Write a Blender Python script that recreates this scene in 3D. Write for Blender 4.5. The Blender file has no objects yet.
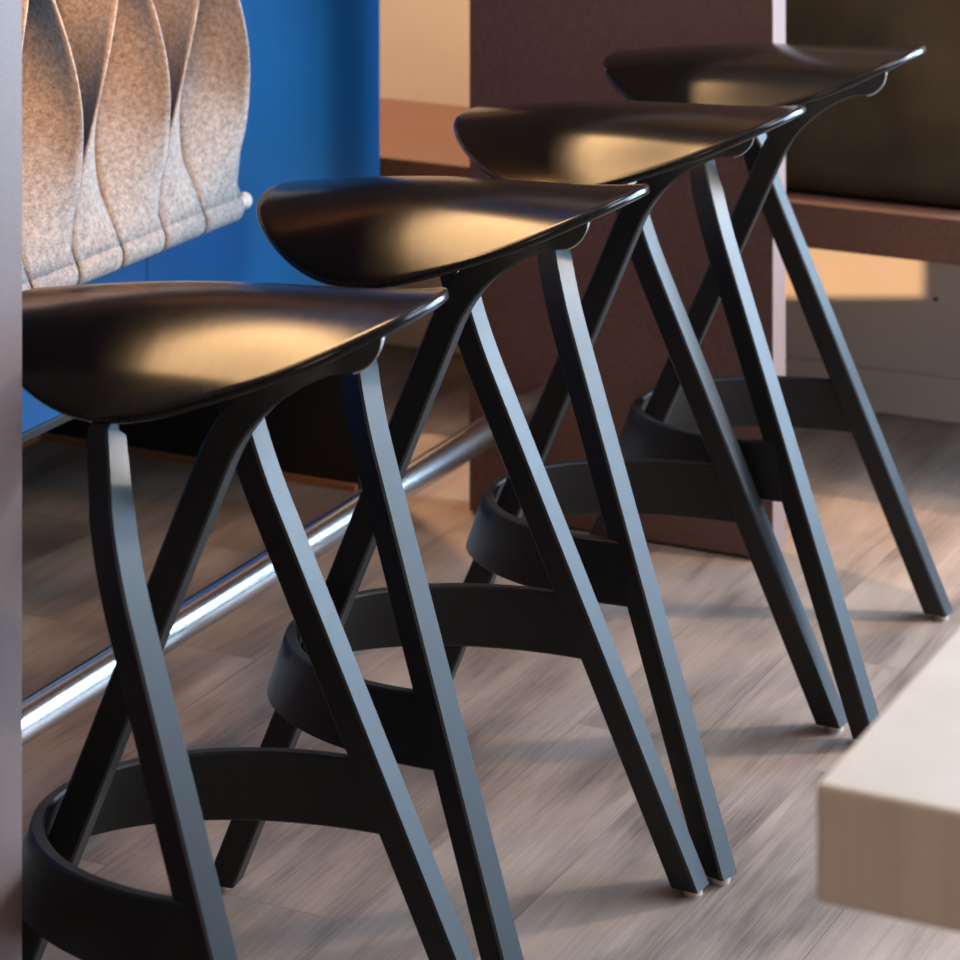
import bpy, bmesh, math, random
from mathutils import Vector, Matrix

random.seed(7)
sc = bpy.context.scene
col = sc.collection

# The place is laid out along the row of stools: u runs along the row away from the camera,
# v runs across it towards the bar.  World X = -v, world Y = u.
def W(u, v, z): return Vector((-v, u, z))

# ---------------------------------------------------------------- camera
cam_d = bpy.data.cameras.new('camera'); cam = bpy.data.objects.new('camera', cam_d); col.objects.link(cam)
cam.location = (0, 0, 1.49)
cam.rotation_euler = (math.pi/2, 0, 0.4598)
cam_d.sensor_width = 36; cam_d.lens = 2986.8/960*36
cam_d.shift_y = -1.0108
cam_d.dof.use_dof = True; cam_d.dof.focus_distance = 3.05; cam_d.dof.aperture_fstop = 9
cam_d.clip_start = 0.05
sc.camera = cam
sc.view_settings.view_transform = 'Standard'; sc.view_settings.look = 'None'
sc.view_settings.gamma = 1; sc.view_settings.use_curve_mapping = False
sc.view_settings.exposure = 0.0

# ---------------------------------------------------------------- world and lights
w = bpy.data.worlds.new('sky'); sc.world = w; w.use_nodes = True
bg = w.node_tree.nodes['Background']; bg.inputs[0].default_value = (.45, .62, 1, 1); bg.inputs[1].default_value = .35

def area(name, loc, target, sx, sy, power, color):
    d = bpy.data.lights.new(name, 'AREA'); d.shape = 'RECTANGLE'; d.size = sx; d.size_y = sy
    d.energy = power; d.color = color
    o = bpy.data.objects.new(name, d); col.objects.link(o); o.location = loc
    o.rotation_euler = (Vector(target)-Vector(loc)).to_track_quat('-Z', 'Y').to_euler()
    return o
COOL = (.50, .74, 1.0); WARM = (1.0, .60, .28)
# daylight through the glazed door in the back wall, right of the picture
area('daylight_back', W(4.80, -.30, 1.2), W(3.0, .5, .8), 2.1, 1.6, 215, COOL)
# cool light at an unseen window added in the right wall
area('added_window_light', W(3.7, -1.75, 1.6), W(3.0, 1.0, .5), 1.5, 1.0, 60, (.66, .80, 1.0))
# warm spot added right of the picture to cast leg shadows on the floor
sd = bpy.data.lights.new('leg_shadow_spot', 'SPOT'); sd.energy = 85; sd.color = (1.0, .74, .50); sd.spot_size = 1.75; sd.spot_blend = .5; sd.shadow_soft_size = .05
so = bpy.data.objects.new('leg_shadow_spot', sd); col.objects.link(so); so.location = W(4.17, .45, 1.12)
so.rotation_euler = (W(3.15, 1.35, 0)-so.location).to_track_quat('-Z', 'Y').to_euler()
# soft overhead fill, added to brighten the aisle floor
area('aisle_fill', W(3.5, .25, 2.70), W(3.2, .45, 0), 1.6, .7, 18, (1.0, .95, .90))
# warm ceiling wash above the bar
area('bar_ceiling_wash', W(2.88, 2.54, 2.68), W(2.88, 2.4, 0), 2.2, .34, 66, WARM)
# warm spot added overhead to light the wall bench and the wall
bd = bpy.data.lights.new('bench_fill', 'SPOT'); bd.energy = 300; bd.color = (1.0, .64, .36); bd.spot_size = 1.05; bd.spot_blend = .6; bd.shadow_soft_size = .05
bo = bpy.data.objects.new('bench_fill', bd); col.objects.link(bo); bo.location = W(4.36, 2.62, 2.6)
bo.rotation_euler = (W(4.50, 2.30, .3)-bo.location).to_track_quat('-Z', 'Y').to_euler()
# faint fill behind the camera, added to brighten the table's near edge
area('table_fill', W(-.9, -.7, 1.5), W(1.7, .3, .7), 1.0, 1, 22, (1.0, .86, .76))
# small warm fill added under the counter top to brighten the felt screen
area('felt_fill', W(2.85, 1.76, 1.10), W(3.12, 2.12, .86), .25, .05, 4.6, (1.0, .46, .17))
sun_d = bpy.data.lights.new('low_sun', 'SUN'); sun_d.energy = 5.5; sun_d.color = (1.0, .60, .30); sun_d.angle = .004
sun = bpy.data.objects.new('low_sun', sun_d); col.objects.link(sun)
sun.rotation_euler = (-W(-1, -1, .12)).to_track_quat('-Z', 'Y').to_euler()

# ---------------------------------------------------------------- materials
def mat(name, rgb, rough=.5, metal=0., spec=.5):
    m = bpy.data.materials.new(name); m.use_nodes = True
    b = m.node_tree.nodes['Principled BSDF']
    b.inputs['Base Color'].default_value = (*rgb, 1); b.inputs['Roughness'].default_value = rough
    b.inputs['Metallic'].default_value = metal; b.inputs['Specular IOR Level'].default_value = spec
    return m
def nd(m, t): return m.node_tree.nodes.new(t)
def lk(m, a, b): m.node_tree.links.new(a, b)
def noisy(m, c1, c2, scale=(40, 40, 40), detail=6, lo=.35, hi=.65, bump=0., rough=None, dist=.002):
    b = m.node_tree.nodes['Principled BSDF']
    tc = nd(m, 'ShaderNodeTexCoord'); mp = nd(m, 'ShaderNodeMapping'); mp.inputs['Scale'].default_value = scale
    n = nd(m, 'ShaderNodeTexNoise'); n.inputs['Scale'].default_value = 1; n.inputs['Detail'].default_value = detail
    cr = nd(m, 'ShaderNodeValToRGB'); cr.color_ramp.elements[0].position = lo; cr.color_ramp.elements[1].position = hi
    cr.color_ramp.elements[0].color = (*c1, 1); cr.color_ramp.elements[1].color = (*c2, 1)
    lk(m, tc.outputs['Object'], mp.inputs[0]); lk(m, mp.outputs[0], n.inputs['Vector']); lk(m, n.outputs['Fac'], cr.inputs[0])
    lk(m, cr.outputs[0], b.inputs['Base Color'])
    if bump:
        bp = nd(m, 'ShaderNodeBump'); bp.inputs['Strength'].default_value = bump; bp.inputs['Distance'].default_value = dist
        lk(m, n.outputs['Fac'], bp.inputs['Height']); lk(m, bp.outputs[0], b.inputs['Normal'])
    if rough:
        mr = nd(m, 'ShaderNodeMapRange'); mr.inputs[3].default_value = rough[0]; mr.inputs[4].default_value = rough[1]
        lk(m, n.outputs['Fac'], mr.inputs[0]); lk(m, mr.outputs[0], b.inputs['Roughness'])
    return m

M = {}
M['seat'] = noisy(mat('black_stained_veneer', (.012, .01, .01), .30, 0, .36), (.008, .007, .007), (.014, .011, .010), (180, 12, 60), 5, .3, .7, .05, (.15, .21), .0003)
M['leg'] = noisy(mat('black_lacquered_wood', (.012, .012, .012), .42, 0, .42), (.005, .005, .005), (.009, .0085, .009), (60, 60, 60), 4, .3, .7, .05, (.42, .52), .0003)
M['glide'] = mat('beige_glide', (.45, .36, .27), .6)
M['label'] = mat('silver_label', (.85, .85, .85), .35, 0)
M['ink'] = mat('label_print', (.15, .15, .16), .6)
M['steel'] = noisy(mat('brushed_steel', (.6, .6, .6), .25, 1), (.55, .55, .56), (.66, .66, .66), (8, 300, 300), 4, .3, .7, .05, (.2, .3), .0003)
M['blue'] = noisy(mat('blue_panel', (.0, .1, .4), .35), (.0003, .074, .23), (.0005, .085, .26), (3, 3, 3), 3, .3, .7, 0, (.32, .42))
M['laminate'] = noisy(mat('brown_laminate', (.09, .05, .042), .5), (.085, .045, .038), (.125, .068, .055), (160, 160, 160), 6, .3, .7, .15, (.42, .55), .0005)
M['laminate_edge'] = noisy(mat('rose_laminate_edge', (.3, .2, .19), .5), (.17, .11, .10), (.21, .14, .125), (400, 400, 400), 4, .3, .7, .1, (.45, .55), .0004)
M['black_board'] = mat('black_board', (.008, .008, .009), .5)
M['wood_trim'] = mat('oak_trim', (.30, .13, .06), .5)
M['counter'] = noisy(mat('counter_laminate', (.09, .05, .04), .5), (.06, .035, .03), (.10, .058, .046), (90, 90, 90), 5, .3, .7, .1, (.45, .55), .0005)
M['bench'] = noisy(mat('brown_bench_laminate', (.12, .06, .045), .5), (.11, .055, .04), (.15, .075, .055), (120, 120, 120), 6, .3, .7, .1, (.4, .5), .0005)
M['cushion'] = noisy(mat('dark_olive_leather', (.05, .035, .02), .6), (.030, .020, .008), (.062, .040, .016), (14, 14, 14), 8, .3, .7, .25, (.5, .7), .003)
M['wall'] = noisy(mat('cream_wall', (.6, .52, .45), .8), (.60, .54, .48), (.64, .58, .52), (5, 5, 5), 4, .3, .7)
M['baseboard'] = mat('cream_baseboard', (.62, .55, .46), .5)
M['ceiling'] = mat('ceiling_paint', (.45, .42, .38), .9)
M['darkwall'] = mat('dark_wall', (.03, .027, .025), .8)
M['frame'] = mat('window_frame', (.10, .10, .11), .5)
M['table'] = noisy(mat('pale_table_laminate', (.7, .64, .56), .4), (.76, .70, .63), (.82, .76, .69), (20, 20, 20), 4, .3, .7, 0, (.38, .5))
M['table_edge'] = noisy(mat('tan_table_edge', (.42, .3, .23), .5), (.60, .46, .37), (.70, .54, .44), (120, 6, 6), 5, .3, .7)
M['dowel'] = mat('white_dowel', (.72, .70, .68), .5)

def felt_material():
    m = mat('grey_wool_felt', (.42, .40, .38), 1.0, 0, .1)
    b = m.node_tree.nodes['Principled BSDF']
    tc = nd(m, 'ShaderNodeTexCoord')
    n1 = nd(m, 'ShaderNodeTexNoise'); n1.inputs['Scale'].default_value = 420; n1.inputs['Detail'].default_value = 5
    n2 = nd(m, 'ShaderNodeTexNoise'); n2.inputs['Scale'].default_value = 150; n2.inputs['Detail'].default_value = 4
    mx = nd(m, 'ShaderNodeMath'); mx.operation = 'ADD'
    lk(m, tc.outputs['Object'], n1.inputs['Vector']); lk(m, tc.outputs['Object'], n2.inputs['Vector'])
    lk(m, n1.outputs['Fac'], mx.inputs[0]); lk(m, n2.outputs['Fac'], mx.inputs[1])
    cr = nd(m, 'ShaderNodeValToRGB'); cr.color_ramp.elements[0].position = .36; cr.color_ramp.elements[1].position = .64
    hf = nd(m, 'ShaderNodeMath'); hf.operation = 'MULTIPLY'; hf.inputs[1].default_value = .5
    lk(m, mx.outputs[0], hf.inputs[0]); lk(m, hf.outputs[0], cr.inputs[0])
    cr.color_ramp.elements[0].color = (.21, .19, .18, 1); cr.color_ramp.elements[1].color = (.47, .45, .43, 1)
    lk(m, cr.outputs[0], b.inputs['Base Color'])
    bp = nd(m, 'ShaderNodeBump'); bp.inputs['Strength'].default_value = .5; bp.inputs['Distance'].default_value = .001
    lk(m, mx.outputs[0], bp.inputs['Height']); lk(m, bp.outputs[0], b.inputs['Normal'])
    return m
M['felt'] = felt_material()

def floor_material():
    m = mat('grey_brown_plank_floor', (.3, .22, .18), .45)
    b = m.node_tree.nodes['Principled BSDF']
    tc = nd(m, 'ShaderNodeTexCoord')
    # planks run along world Y: swap the axes so that brick rows lie along Y
    sp = nd(m, 'ShaderNodeSeparateXYZ'); cb = nd(m, 'ShaderNodeCombineXYZ')
    lk(m, tc.outputs['Object'], sp.inputs[0]); lk(m, sp.outputs['Y'], cb.inputs['X']); lk(m, sp.outputs['X'], cb.inputs['Y'])
    br = nd(m, 'ShaderNodeTexBrick')
    br.inputs['Scale'].default_value = 1; br.inputs['Brick Width'].default_value = .92; br.inputs['Row Height'].default_value = .152
    br.inputs['Mortar Size'].default_value = .0012; br.inputs['Mortar Smooth'].default_value = .3; br.offset = .37; br.offset_frequency = 2
    br.inputs['Color1'].default_value = (0, 0, 0, 1); br.inputs['Color2'].default_value = (1, 1, 1, 1); br.inputs['Mortar'].default_value = (.5, .5, .5, 1)
    lk(m, cb.outputs[0], br.inputs['Vector'])
    # streaks
    mp = nd(m, 'ShaderNodeMapping'); mp.inputs['Scale'].default_value = (2.6, 17, 1)
    sh = nd(m, 'ShaderNodeVectorMath'); sh.operation = 'ADD'
    sc_ = nd(m, 'ShaderNodeVectorMath'); sc_.operation = 'SCALE'; sc_.inputs['Scale'].default_value = 9.0
    lk(m, br.outputs['Color'], sc_.inputs[0]); lk(m, cb.outputs[0], sh.inputs[0]); lk(m, sc_.outputs[0], sh.inputs[1])
    lk(m, sh.outputs[0], mp.inputs[0])
    n1 = nd(m, 'ShaderNodeTexNoise'); n1.inputs['Scale'].default_value = 1; n1.inputs['Detail'].default_value = 8; n1.inputs['Roughness'].default_value = .62
    n1.inputs['Distortion'].default_value = .6
    lk(m, mp.outputs[0], n1.inputs['Vector'])
    mp2 = nd(m, 'ShaderNodeMapping'); mp2.inputs['Scale'].default_value = (3.4, 6, 1)
    lk(m, sh.outputs[0], mp2.inputs[0])
    n2 = nd(m, 'ShaderNodeTexNoise'); n2.inputs['Scale'].default_value = 1; n2.inputs['Detail'].default_value = 5
    lk(m, mp2.outputs[0], n2.inputs['Vector'])
    mp3 = nd(m, 'ShaderNodeMapping'); mp3.inputs['Scale'].default_value = (9, 300, 1)
    lk(m, sh.outputs[0], mp3.inputs[0])
    n3 = nd(m, 'ShaderNodeTexNoise'); n3.inputs['Scale'].default_value = 1; n3.inputs['Detail'].default_value = 3
    lk(m, mp3.outputs[0], n3.inputs['Vector'])
    a = nd(m, 'ShaderNodeMath'); a.operation = 'MULTIPLY'; a.inputs[1].default_value = .34; lk(m, n1.outputs['Fac'], a.inputs[0])
    c = nd(m, 'ShaderNodeMath'); c.operation = 'MULTIPLY_ADD'; c.inputs[1].default_value = .44; lk(m, n2.outputs['Fac'], c.inputs[0]); lk(m, a.outputs[0], c.inputs[2])
    d = nd(m, 'ShaderNodeMath'); d.operation = 'MULTIPLY_ADD'; d.inputs[1].default_value = .22; lk(m, n3.outputs['Fac'], d.inputs[0]); lk(m, c.outputs[0], d.inputs[2])
    cr = nd(m, 'ShaderNodeValToRGB'); e = cr.color_ramp.elements
    e[0].position = .37; e[0].color = (.10, .074, .064, 1); e[1].position = .64; e[1].color = (.35, .265, .215, 1)
    k = cr.color_ramp.elements.new(.5); k.color = (.235, .175, .143, 1)
    lk(m, d.outputs[0], cr.inputs[0])
    mo = nd(m, 'ShaderNodeMix'); mo.data_type = 'RGBA'; mo.blend_type = 'MULTIPLY'
    inv = nd(m, 'ShaderNodeMath'); inv.operation = 'MULTIPLY'; inv.inputs[1].default_value = .45
    lk(m, br.outputs['Fac'], inv.inputs[0]); lk(m, inv.outputs[0], mo.inputs[0])
    lk(m, cr.outputs[0], mo.inputs[6]); mo.inputs[7].default_value = (.35, .3, .28, 1)
    lk(m, mo.outputs[2], b.inputs['Base Color'])
    mr = nd(m, 'ShaderNodeMapRange'); mr.inputs[3].default_value = .34; mr.inputs[4].default_value = .52
    lk(m, d.outputs[0], mr.inputs[0]); lk(m, mr.outputs[0], b.inputs['Roughness'])
    bp = nd(m, 'ShaderNodeBump'); bp.inputs['Strength'].default_value = .12; bp.inputs['Distance'].default_value = .001
    lk(m, n3.outputs['Fac'], bp.inputs['Height']); lk(m, bp.outputs[0], b.inputs['Normal'])
    return m
M['floor'] = floor_material()

# ---------------------------------------------------------------- helpers
def tag(o, label=None, cat=None, group=None, kind=None):
    if label: o['label'] = label
    if cat: o['category'] = cat
    if group: o['group'] = group
    if kind: o['kind'] = kind
    return o
def link(name, bm, m, parent=None, smooth=False, angle=None):
    bmesh.ops.recalc_face_normals(bm, faces=bm.faces)
    me = bpy.data.meshes.new(name); bm.to_mesh(me); bm.free()
    for mm in (m if isinstance(m, (list, tuple)) else [m]): me.materials.append(mm)
    if smooth:
        for p in me.polygons: p.use_smooth = True
        if angle is not None:
            try: me.set_sharp_from_angle(angle=angle)
            except Exception: pass
    o = bpy.data.objects.new(name, me); col.objects.link(o)
    if parent: o.parent = parent
    return o
def box_bm(u0, u1, v0, v1, z0, z1, bev=0., bm=None, org=None, seg=2):
    own = bm is None
    b = bmesh.new()
    bmesh.ops.create_cube(b, size=1)
    c = W((u0+u1)/2, (v0+v1)/2, (z0+z1)/2)
    if org is not None: c = c - org
    for vt in b.verts:
        vt.co = Vector((vt.co.x*(v1-v0), vt.co.y*(u1-u0), vt.co.z*(z1-z0))) + c
    if bev: bmesh.ops.bevel(b, geom=b.edges[:], offset=bev, segments=seg, affect='EDGES', profile=.5)
    if own: return b
    me = bpy.data.meshes.new('tmp'); b.to_mesh(me); b.free(); bm.from_mesh(me); bpy.data.meshes.remove(me)
    return bm
def empty(name, loc, label=None, cat=None, group=None, rz=0):
    o = bpy.data.objects.new(name, None); col.objects.link(o); o.location = loc; o.rotation_euler = (0, 0, rz)
    o.empty_display_size = .05
    return tag(o, label, cat, group)
def struct(name, bm, m): return tag(link(name, bm, m), kind='structure')

# ---------------------------------------------------------------- room shell
ZC = 2.75
struct('floor', box_bm(-1.6, 4.75, -1.6, 4.2, -.05, 0), M['floor'])
struct('ceiling', box_bm(-1.6, 4.85, -1.7, 4.2, ZC, ZC+.05), M['ceiling'])
# back wall with a glazed door opening (v -1.25..1.0), right of the picture
bm = box_bm(4.72, 4.82, 1.02, 4.2, 0, ZC); box_bm(4.72, 4.82, -1.7, -1.32, 0, ZC, bm=bm)
box_bm(4.72, 4.82, -1.32, 1.02, 2.2, ZC, bm=bm)
struct('wall_back', bm, M['wall'])
struct('added_cladding_1', box_bm(4.70, 4.7195, 1.03, 4.2, 1.12, ZC, .003), M['laminate'])  # unseen brown upper cladding, added for the seats to reflect
struct('baseboard_back', box_bm(4.704, 4.72, 1.02, 4.2, 0, .07, .003), M['baseboard'])
bm = box_bm(4.74, 4.79, .97, 1.02, 0, 2.2); box_bm(4.74, 4.79, -1.32, -1.27, 0, 2.2, bm=bm)
box_bm(4.74, 4.79, -1.27, .97, 2.15, 2.2, bm=bm); box_bm(4.74, 4.79, -1.27, .97, 0, .08, bm=bm); box_bm(4.74, 4.79, -.18, -.12, .08, 2.15, bm=bm)
struct('window_1', bm, M['frame'])
# right wall, unseen: an added low slot and an added wide window
bm = bmesh.new()
UA, UB, ZA, ZB = 1.12, 1.595, .572, .68      # slot added to shape the low sun into a patch
box_bm(-1.6, UA, -1.7, -1.6, 0, ZC, bm=bm); box_bm(UB, 2.85, -1.7, -1.6, 0, ZC, bm=bm); box_bm(4.55, 4.82, -1.7, -1.6, 0, ZC, bm=bm)
box_bm(UA, UB, -1.7, -1.6, 0, ZA, bm=bm); box_bm(UA, UB, -1.7, -1.6, ZB, ZC, bm=bm)
box_bm(2.85, 4.55, -1.7, -1.6, 0, 1.05, bm=bm); box_bm(2.85, 4.55, -1.7, -1.6, 2.15, ZC, bm=bm)
struct('wall_right', bm, M['darkwall'])
struct('wall_left', box_bm(-1.6, 4.82, 4.2, 4.3, 0, ZC), M['wall'])
struct('wall_front', box_bm(-1.7, -1.6, -1.7, 4.3, 0, ZC), M['darkwall'])

# ---------------------------------------------------------------- bar
bar = empty('bar_counter', W(3.0, 2.15, 0), 'blue panelled bar partition behind the felt screen and the foot rail', 'bar')
O = W(3.0, 2.15, 0)
def bar_part(name, m, *a, bev=.002, parent=bar): return link(name, box_bm(*a, bev, org=O), m, parent)
bar_part('front_panel', M['blue'], 1.2, 3.3485, 2.15, 2.175, .345, 1.95)
bar_part('front_panel', M['blue'], 3.3495, 4.0, 2.15, 2.175, .345, 1.95)
bar_part('bottom_board', M['black_board'], 1.2, 3.98, 2.176, 2.76, .345, .375)
bar_part('end_panel', M['black_board'], 3.985, 4.02, 2.176, 2.78, 0, 1.13)
bar_part('plinth', M['black_board'], 1.2, 3.984, 2.762, 2.78, 0, 1.13)
t = bar_part('plinth_trim', M['wood_trim'], 3.976, 3.984, 2.18, 2.76, .0, .010, bev=.001)
t = bar_part('plinth_trim', M['wood_trim'], 1.2, 3.974, 2.752, 2.761, .0, .010, bev=.001)
bar_part('lower_strip', M['black_board'], 1.2, 3.35, 2.150, 2.158, .333, .3445, bev=.001)

# counter table: top (above the frame) carried by two brown slab ends
ct = empty('counter_table', W(3.0, 1.8, 0), 'high brown counter on two slab ends standing over the row of stools', 'counter')
O2 = W(3.0, 1.8, 0)
link('countertop', box_bm(2.04, 4.03, 1.665, 2.148, 1.132, 1.17, .003, org=O2), M['counter'], ct)
def slab(u0, u1, v0, v1, name, label):
    p = link(name, box_bm(u0, u1, v0+.0015, v1, 0.004, 1.13, .0015, org=O2), M['laminate'], ct)
    p['label'] = label
    e = link('edge_band', box_bm(u0+.0005, u1-.0005, v0-.001, v0+.001, .005, 1.128, .0008, org=O2), M['laminate_edge'], p)
    e['label'] = 'pale rose edge band'
    return p
slab(2.060, 2.114, 1.484, 1.967, 'end_slab', 'nearer slab end, cut off by the left side of the picture')
slab(3.966, 4.018, 1.503, 1.982, 'end_slab', 'far slab end, dark brown')

# foot rail
def tube_bm(pts, r, seg=24, caps=True):
    bm = bmesh.new(); rings = []
    n = len(pts)
    for i, p in enumerate(pts):
        t = (pts[min(i+1, n-1)]-pts[max(i-1, 0)]).normalized()
        a = t.orthogonal().normalized() if i == 0 else (a - t*a.dot(t)).normalized()
        b = t.cross(a)
        rings.append([bm.verts.new(p + (a*math.cos(k*2*math.pi/seg)+b*math.sin(k*2*math.pi/seg))*(r[i] if isinstance(r, list) else r)) for k in range(seg)])
    for i in range(n-1):
        for k in range(seg):
            bm.faces.new((rings[i][k], rings[i][(k+1) % seg], rings[i+1][(k+1) % seg], rings[i+1][k]))
    if caps: bm.faces.new(rings[0]); bm.faces.new(rings[-1][::-1])
    return bm
fr = empty('foot_rail', W(3.0, 1.86, .19), 'polished steel foot rail running along the bar behind the stools', 'rail')
link('rail_tube', tube_bm([W(2.12, 1.86, .19)-W(3, 1.86, .19), W(3.965, 1.86, .19)-W(3, 1.86, .19)], .0205, 40), M['steel'], fr, True, .9)
for uu in (2.1165,):
    link('mounting_flange', tube_bm([W(uu-.0022, 1.86, .19)-W(3, 1.86, .19), W(uu+.0022, 1.86, .19)-W(3, 1.86, .19)], .034, 32), M['steel'], fr, True, .9)

# ---------------------------------------------------------------- wall bench and cushion
be = empty('wall_bench', W(4.5, 2.0, .36), 'dark brown wall bench board along the back wall', 'bench')
O3 = W(4.5, 2.0, .36)
link('seat_board', box_bm(4.29, 4.718, .95, 3.6, .367, .436, .003, org=O3), M['bench'], be)
for vv in (1.0, 2.9):
    link('bracket', box_bm(4.50, 4.716, vv, vv+.03, .25, .366, .002, org=O3), M['bench'], be)
def cushion():
    bm = bmesh.new(); u0, u1, v0, v1, z0, z1 = 4.33, 4.52, 1.285, 2.12, .437, .98
    nu, nv, nz = 6, 22, 14
    bmesh.ops.create_cube(bm, size=2)
    bmesh.ops.subdivide_edges(bm, edges=bm.edges[:], cuts=13, use_grid_fill=True)
    c = W((u0+u1)/2, (v0+v1)/2, (z0+z1)/2)
    for vt in bm.verts:
        x, y, z = vt.co
        hx, hy, hz = (v1-v0)/2, (u1-u0)/2, (z1-z0)/2
        r = .03
        p = Vector((x*hx, y*hy, z*hz))
        q = Vector((max(-hx+r, min(hx-r, p.x)), max(-hy+r, min(hy-r, p.y)), max(-hz+r, min(hz-r, p.z))))
        d = p-q
        if d.length > 1e-6: p = q + d.normalized()*r
        # padded bulge and slack creases
        bul = (1-x*x)*(1-z*z)
        p.y += math.copysign(.016*bul, y) + .003*math.sin(9*x+5*z)*(1-z*z)
        vt.co = p
    bmesh.ops.subdivide_edges(bm, edges=bm.edges[:], cuts=1, use_grid_fill=True, smooth=.5)
    o = link('back_cushion', bm, M['cushion'], None, True)
    o.location = c
    # a tilt that lifts nothing: leans slightly on the wall side
    tag(o, 'big dark olive brown cushion standing on the wall bench', 'cushion')
cushion()
tag(link('wall_plug', tube_bm([W(4.7205, 1.503, .196), W(4.716, 1.503, .196)], .0035, 16), M['black_board'], None, True, .9),
    'tiny dark screw plug in the pale wall under the bench', 'screw')

# ---------------------------------------------------------------- near table
tb = empty('dining_table', W(2.3, .2, 0), 'pale topped table with thick tan edge, blurred in the bottom right foreground', 'table')
O4 = W(2.3, .2, 0)
def tabletop():
    b = box_bm(1.670, 2.95, -.25, .606, .666, .737, .004, org=O4, seg=3)
    b.faces.ensure_lookup_table()
    for f in b.faces:
        f.material_index = 0 if f.normal.z > .9 else 1
    return b
link('tabletop', tabletop(), [M['table'], M['table_edge']], tb)
link('pedestal', tube_bm([W(2.3, .15, .02)-O4, W(2.3, .15, .664)-O4], .04, 32), M['frame'], tb, True, .9)
link('foot_plate', tube_bm([W(2.3, .15, .0)-O4, W(2.3, .15, .018)-O4], .22, 48), M['frame'], tb, True, .9)

# ---------------------------------------------------------------- felt screen
fs = empty('felt_screen', W(3.2, 2.08, .555), 'grey felt screen of twisted strips rolled on a rod before the blue bar', 'screen')
O5 = W(3.2, 2.08, .555)
RV, RZ = 2.08, .555
def strip(uc, sgn, rate):
    """a felt strip wrapped round the bottom rod, then twisting as it rises to the top rod"""
    hw, th = .0475, .0030
    bm = bmesh.new(); rows = []
    path = []
    R = .0195
    for k in range(13):                                  # wrap: from behind the rod, under it, up its front
        a = math.radians(150 - k*24)                     # angle in the (v, z) plane
        path.append((RV + R*math.cos(a), RZ + R*math.sin(a), 0.0, math.cos(a), math.sin(a)))
    v1, z1 = path[-1][0], path[-1][1]
    path = path[:]
    z_top = 1.05
    n = 44
    # after the wrap the strip leaves the top of the roll
    zs = RZ + R
    for k in range(1, n+1):
        t = k/n
        z = zs + (z_top-zs)*t
        s = min(1, t/.12)
        phi = sgn*math.radians(rate)*max(0, (z-zs-.012))
        path.append((RV - .014*(1-s) + .004, z, phi, -1, 0))
    NC = 9
    wrap_n = 13
    # the wrap as a closed sleeve of its own radius
    for i in range(25):
        a = math.radians(105 + i*14.4)
        ring = []
        for j in range(NC):
            q = -1+2*j/(NC-1)
            ring.append(W(uc+q*hw*.985, RV+R*math.cos(a), RZ+R*math.sin(a)))
        rows.append(ring)
    up = []
    for (v, z, phi, _, _) in path[wrap_n:]:
        ring = []
        for j in range(NC):
            q = -1+2*j/(NC-1)
            ph = phi
            cup = .010*(1-q*q)*min(1, (z-zs)/.06)
            hh = hw + (.005 if sgn > 0 else .0)*min(1, (z-zs)/.08)
            du = q*hh*math.cos(ph) + sgn*cup*math.sin(ph)
            dv = q*hh*(-math.sin(ph)) - cup*math.cos(ph)
            ring.append(W(uc+du, v+dv, z))
        up.append(ring)
    def sheet(rws):
        g = [[bm.verts.new(p-O5) for p in r] for r in rws]
        for i in range(len(g)-1):
            for j in range(NC-1):
                bm.faces.new((g[i][j], g[i][j+1], g[i+1][j+1], g[i+1][j]))
    # start of the rise joins the sleeve top
    sheet(rows)
    first = [W(uc+(-1+2*j/(NC-1))*hw, RV-R*.75, RZ+R*.66) for j in range(NC)]
    sheet([first]+up)
    o = link('felt_strip', bm, M['felt'], fs, True)
    md = o.modifiers.new('thick', 'SOLIDIFY'); md.thickness = th; md.offset = 0
    return o
for i in range(8):
    uc = 3.400 - i*.0985
    if i % 2 == 0: strip(uc, 1, 400)
    else: strip(uc, -1, 300)
link('rod', tube_bm([W(2.66, RV, RZ)-O5, W(3.478, RV, RZ)-O5], .0085, 24), M['dowel'], fs, True, .9)
rb = bmesh.new(); bmesh.ops.create_uvsphere(rb, u_segments=24, v_segments=14, radius=.0115)
for vt in rb.verts: vt.co = vt.co + (W(3.480, RV, RZ)-O5)
link('rod_end', rb, M['dowel'], fs, True)
link('rod', tube_bm([W(2.66, RV, 1.050)-O5, W(3.50, RV, 1.050)-O5], .010, 24), M['dowel'], fs, True, .9)

# ---------------------------------------------------------------- bar stools
# local frame of a stool: x = -(v-1.4), y = u - u0, z up
def L(l, m, z): return Vector((-(m-1.4), l, z))
def catmull(P, n=10):
    out = []
    for i in range(len(P)-1):
        p0 = P[max(i-1, 0)]; p1 = P[i]; p2 = P[i+1]; p3 = P[min(i+2, len(P)-1)]
        for k in range(n):
            t = k/n
            out.append(.5*((2*p1)+(p2-p0)*t+(2*p0-5*p1+4*p2-p3)*t*t+(3*p1-p0-3*p2+p3)*t**3))
    out.append(P[-1]); return out
def fillet(P, radii, n=12):
    """polyline with circular-ish rounded corners"""
    out = [P[0]]
    for i in range(1, len(P)-1):
        a = (P[i-1]-P[i]).normalized(); b = (P[i+1]-P[i]).normalized(); d = radii[i-1]
        A = P[i]+a*d; B = P[i]+b*d
        for k in range(n+1):
            t = k/n
            out.append(A*(1-t)**2 + P[i]*2*t*(1-t) + B*t*t)
    out.append(P[-1]); return out
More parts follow.
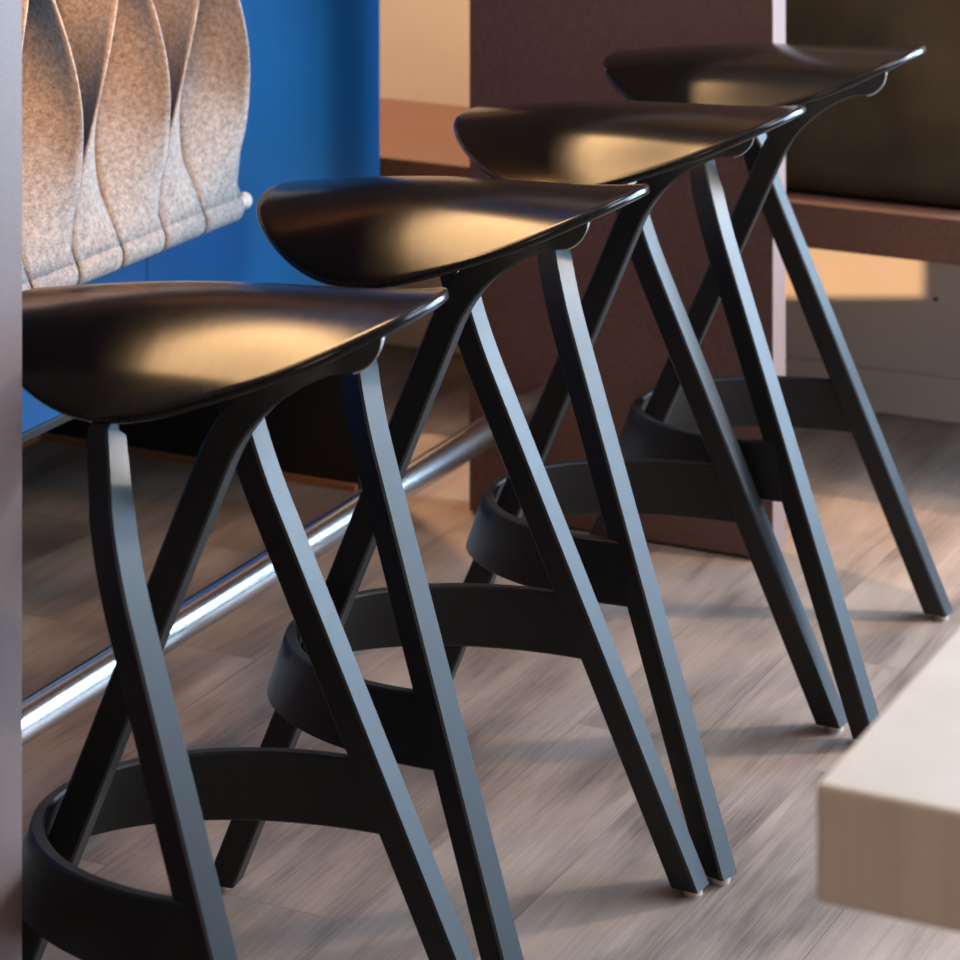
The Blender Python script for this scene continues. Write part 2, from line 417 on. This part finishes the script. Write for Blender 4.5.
def sweep(path, side, wd, th, bev=.0022, cut=None, scale=None):
    """bar of profile depth wd (in the bend plane) and thickness th (along side); side: list of unit vectors"""
    bm = bmesh.new(); rings = []; n = len(path)
    cs = []
    h, k, b = th/2, wd/2, bev
    for sx, sy in ((1, 1), (-1, 1), (-1, -1), (1, -1)):
        if sx*sy > 0: cs += [(sx*h, sy*(k-b)), (sx*(h-b), sy*k)]
        else: cs += [(sx*(h-b), sy*k), (sx*h, sy*(k-b))]
    for i, p in enumerate(path):
        t = (path[min(i+1, n-1)]-path[max(i-1, 0)]).normalized()
        s = side[i]; s = (s - t*s.dot(t)).normalized(); q = t.cross(s)
        if i == 0:        # foot cut level with the floor
            ring = []
            for a, c in cs:
                o = s*a + q*c; ring.append(bm.verts.new(p + o - t*(o.z/t.z)))
            rings.append(ring)
        else:
            fs_ = scale[i] if scale else 1.
            lim = cut[i] if cut else 1.
            dn = -1 if q.z > 0 else 1
            rings.append([bm.verts.new(p + s*a + q*(c*lim + (1-lim)*(-dn*k) if cut else c*fs_)) for a, c in cs])
    m = len(cs)
    for i in range(n-1):
        for j in range(m):
            bm.faces.new((rings[i][j], rings[i][(j+1) % m], rings[i+1][(j+1) % m], rings[i+1][j]))
    bm.faces.new(rings[0]); bm.faces.new(rings[-1][::-1])
    return bm

LEGS = {'2': ((.1975, 1.224), (-.153, .371), -3), '4': ((-.241, 1.191), (.090, .368), -12), '3': ((-.028, 1.680), (-.097, -.470), 9)}
TH = .030
ZF = .008
def legpt(k, z):
    (a, b), (da, db), _ = LEGS[k]; return L(a+da*z, b+db*z, z)
def make_leg(k, parent):
    al = math.radians(LEGS[k][2])
    s0 = Vector((-math.sin(al), math.cos(al), 0))        # thickness direction, near the row direction
    if k == '3':
        P = [legpt(k, ZF), legpt(k, .35), legpt(k, .742), L(-.060, 1.272, .760), L(-.044, 1.230, .765)]
        pa = [P[0], P[1]] + fillet([P[1], P[2], P[3], P[4]], [.085, .012], 14)[1:]
    else:
        sg = 1 if k == '4' else -1
        top = L(-.134, 1.457, .706) if k == '4' else L(.098, 1.475, .713)
        hub = L(-.05 if k == '4' else .03, 1.38, .748)
        P = [legpt(k, ZF), legpt(k, .35), legpt(k, .60), top, hub]
        pa = [P[0], P[1]] + fillet([P[1], P[2], P[3], P[4]], [.05, .022], 8)[1:]
    sides = []
    for i, p in enumerate(pa):
        sides.append(s0)
    if k == '3':
        # the plate end is rounded off from below
        e = pa[-1]; body = pa[:-1]; R = .029
        dirn = (e-body[-1]); ln = dirn.length; dirn.normalize()
        ext = [e - dirn*R*(1-math.sin(a*math.pi/2/8)) for a in range(9)]
        cut = [1.]*len(body) + [max(.12, math.cos(a*math.pi/2/8)) for a in range(9)]
        pa = body + ext
        bm = sweep(pa, sides + [s0]*8, .030, TH, cut=cut)
    else:
        # let the side vector turn with the path so that the plate lies flat under the seat
        d = (P[-1]-P[-2]); d.z = 0; d.normalize()
        s1 = Vector((-d.y, d.x, 0));
        if s1.dot(s0) < 0: s1 = -s1
        n = len(pa)
        ts = []
        for i, p in enumerate(pa):
            tt = min(1, max(0, (i-(n-12))/8))
            sides[i] = (s0*(1-tt)+s1*tt).normalized()
        sca = [1. if i < n-12 else max(.4, 1-.6*(i-(n-12))/6) for i in range(n)]
        bm = sweep(pa, sides, .030, TH, scale=sca)
    o = link('leg', bm, M['leg'], parent, True, .5)
    g = legpt(k, 0)
    link('glide', tube_bm([Vector((g.x, g.y, 0)), Vector((g.x, g.y, ZF+.001))], .0105, 20), M['glide'], o, True, .9)
    return o, pa

# seat: fitted outline and height
Q = [.1783, -.014, .0351, .0025, .0026, .786, -.0494, -.2799, -.9849, -2.1135, -1.3752, 13.6708, -46.5586, 3.9001]
def seat_r(t): return (1+.032*math.sin(t)**2)*(Q[0]+Q[1]*math.cos(t)+Q[2]*math.cos(2*t)+Q[3]*math.cos(3*t)+Q[4]*math.cos(4*t))
def seat_z(l, m):
    x = m-1.4
    return Q[5]+Q[6]*x+Q[7]*x*x+Q[8]*x**3+Q[13]*x**4+l*l*(Q[9]+Q[10]*x+Q[11]*x*x)+Q[12]*l**4
def seat_n(l, m):
    h = .001
    dl = (seat_z(l+h, m)-seat_z(l-h, m))/(2*h); dm = (seat_z(l, m+h)-seat_z(l, m-h))/(2*h)
    return Vector((dm, -dl, 1)).normalized()             # x = -(m-1.4)
def make_seat(parent):
    bm = bmesh.new(); NT, NR = 144, 22; T = .0105
    def P(rho, t, off):
        r = seat_r(t)*rho; l = r*math.sin(t); m = 1.4-r*math.cos(t)
        return L(l, m, seat_z(l, m)) - seat_n(l, m)*off
    rings = []
    c0 = bm.verts.new(L(0, 1.4, seat_z(0, 1.4)))
    prof = [(i/NR, 0.) for i in range(1, NR)] + [(1-.0035/.18, 0.0)]
    edge = [(1-.0012/.18, .0008), (1.0, .0028), (1.0, .0075), (1-.0012/.18, .0097), (1-.0035/.18, T)]
    prof += edge + [(i/NR, T) for i in range(NR-1, 0, -1)]
    for rho, off in prof:
        rings.append([bm.verts.new(P(rho, 2*math.pi*j/NT, off)) for j in range(NT)])
    c1 = bm.verts.new(P(0, 0, T))
    for i in range(len(rings)-1):
        for j in range(NT):
            bm.faces.new((rings[i][j], rings[i][(j+1) % NT], rings[i+1][(j+1) % NT], rings[i+1][j]))
    for j in range(NT):
        bm.faces.new((c0, rings[0][(j+1) % NT], rings[0][j])); bm.faces.new((c1, rings[-1][j], rings[-1][(j+1) % NT]))
    return link('seat', bm, M['seat'], parent, True)

def make_ring(parent):
    """bent plywood foot rest: a band from the near rear leg, round the front leg, to the far rear leg"""
    bm = bmesh.new()
    z0, z1, T = .248, .318, .0125
    NP, NZ = 60, 4
    def ctr(z):
        f = (z-z0)/(z1-z0)
        A = Vector((-.2225+.004*f, 1.292+.022*f)); B = Vector((.154-.009*f, 1.330+.024*f))
        F = Vector((-.045-.008*f, 1.588-.028*f))
        return A, F, B
    def pos(t, z, off):
        A, F, B = ctr(z)
        C = (A+B)/2
        th = math.pi*t
        ex = 2/2.0
        cx, sx = math.cos(th), math.sin(th)
        px = math.copysign(abs(cx)**ex, cx); py = abs(sx)**ex
        p = C + (A-B)/2*px + (F-C)*py
        return p
    grid = []
    for iz in range(NZ+1):
        z = z0+(z1-z0)*iz/NZ
        pts = [pos(i/NP, z, 0) for i in range(NP+1)]
        row = []
        for i in range(NP+1):
            t = (pts[min(i+1, NP)]-pts[max(i-1, 0)]).normalized(); nrm = Vector((t.y, -t.x))
            if nrm.dot(pts[i]-Vector((-.035, 1.40))) < 0: nrm = -nrm
            row.append((pts[i], nrm, z + .026*(1-i/NP)**2))
        grid.append(row)
    b = .002
    prof = []                                            # (offset, iz, dz)
    for iz in range(NZ+1):
        dz = b if iz == 0 else (-b if iz == NZ else 0); prof.append((T/2, iz, dz))
    prof.append((T/2-b, NZ, 0)); prof.append((-T/2+b, NZ, 0))
    for iz in range(NZ, -1, -1):
        dz = b if iz == 0 else (-b if iz == NZ else 0); prof.append((-T/2, iz, dz))
    prof.append((-T/2+b, 0, 0)); prof.append((T/2-b, 0, 0))
    cols = []
    for i in range(NP+1):
        cols.append([bm.verts.new(L((grid[iz][i][0]+grid[iz][i][1]*o).x, (grid[iz][i][0]+grid[iz][i][1]*o).y, grid[iz][i][2]+dz)) for o, iz, dz in prof])
    m = len(prof)
    for i in range(NP):
        for j in range(m):
            bm.faces.new((cols[i][j], cols[i][(j+1) % m], cols[i+1][(j+1) % m], cols[i+1][j]))
    bm.faces.new(cols[0]); bm.faces.new(cols[-1][::-1])
    return link('foot_ring', bm, M['leg'], parent, True, .6)

def make_stool():
    root = empty('bar_stool', (0, 0, 0))
    seat = make_seat(root)
    l3 = None
    for k in ('2', '4', '3'):
        o, pa = make_leg(k, root)
        if k == '3': l3, pa3 = o, pa
    make_ring(root)
    # mounting block between the leg plates and the seat shell
    bm = bmesh.new(); bmesh.ops.create_cube(bm, size=1)
    for vt in bm.verts: vt.co = Vector((vt.co.x*.15, vt.co.y*.09, vt.co.z*.030)) + L(-.02, 1.375, .756)
    bmesh.ops.bevel(bm, geom=bm.edges[:], offset=.006, segments=3, affect='EDGES')
    link('seat_mount', bm, M['leg'], root, True, .6)
    # small silver maker's label on the end of the front leg's plate
    e = pa3[-1]; t = (pa3[-1]-pa3[-3]).normalized()
    al = math.radians(LEGS['3'][2]); s = Vector((-math.sin(al), math.cos(al), 0)); s = (s-t*s.dot(t)).normalized(); q = t.cross(s)
    if q.z > 0: q = -q                                   # q points down
    bm = bmesh.new(); g = []; R = .029
    def lp(a, w_, off=.0006):
        sn, cn = math.sin(a), math.cos(a)
        return e - t*(R*(1-sn)) + q*(-.015+.030*max(.12, cn)) + (t*sn+q*cn)*off + s*w_
    for i in range(9):
        a = math.radians(88-i*10.5)
        g.append([bm.verts.new(lp(a, w_)) for w_ in (-.0135, .0135)])
    for i in range(len(g)-1): bm.faces.new((g[i][0], g[i][1], g[i+1][1], g[i+1][0]))
    lab = link('label_tag', bm, M['label'], l3, True, 1.2); lab['label'] = 'silver label'
    md = lab.modifiers.new('thick', 'SOLIDIFY'); md.thickness = .0008; md.offset = 1
    bm = bmesh.new()
    for i in range(4):
        w0 = -.0095+i*.005
        for (a0, a1, b0, b1) in ((0, .0009, 62, 78), (.0028, .0037, 62, 78), (0, .0037, 75, 78), (0, .0037, 62, 65))[: (4 if i % 2 else 3)]:
            bm.faces.new([bm.verts.new(lp(math.radians(b_), w0+a_, .0019)) for a_, b_ in ((a0, b0), (a1, b0), (a1, b1), (a0, b1))])
    pr = link('label_print', bm, M['ink'], l3)
    return root

def children(o): return [c for c in bpy.data.objects if c.parent == o]
def copy_tree(o, parent=None):
    c = o.copy(); col.objects.link(c)
    if parent: c.parent = parent
    for ch in children(o): copy_tree(ch, c)
    return c
proto = make_stool()
# (u, dv, rotation of the stool, then the small play of the seat: rotation, u, v)
ST = [(2.3170, -.0097, .8882, .0792, -.0010, .0098), (2.7930, .0041, -1.7, .0234, .0014, .0021),
      (3.2693, .0107, -1.0138, .0194, -.0172, -.0077), (3.6696, -.0055, 2.4505, -.0079, .0155, .0037)]
LAB = ['black wooden bar stool nearest the camera, its seat cut by the left slab',
       'second black bar stool from the front, between the nearest one and the two far ones',
       'third black bar stool from the front, its feet beside the pale table',
       'farthest black bar stool, its seat in front of the brown slab and the dark cushion']
roots = [proto] + [copy_tree(proto) for _ in range(3)]
for r, (u, dv, a, sa, su, sv), lb in zip(roots, ST, LAB):
    r.location = W(u, 1.4+dv, 0)
    r.rotation_euler = (0, 0, math.radians(a))
    tag(r, lb, 'bar stool', 'black bar stools in a row along the counter')
    for c in children(r):
        if c.name.startswith('seat') and not c.name.startswith('seat_mount'):
            c.location = Vector((-sv, su, 0)); c.rotation_euler = (0, 0, sa)
bpy.context.view_layer.update()
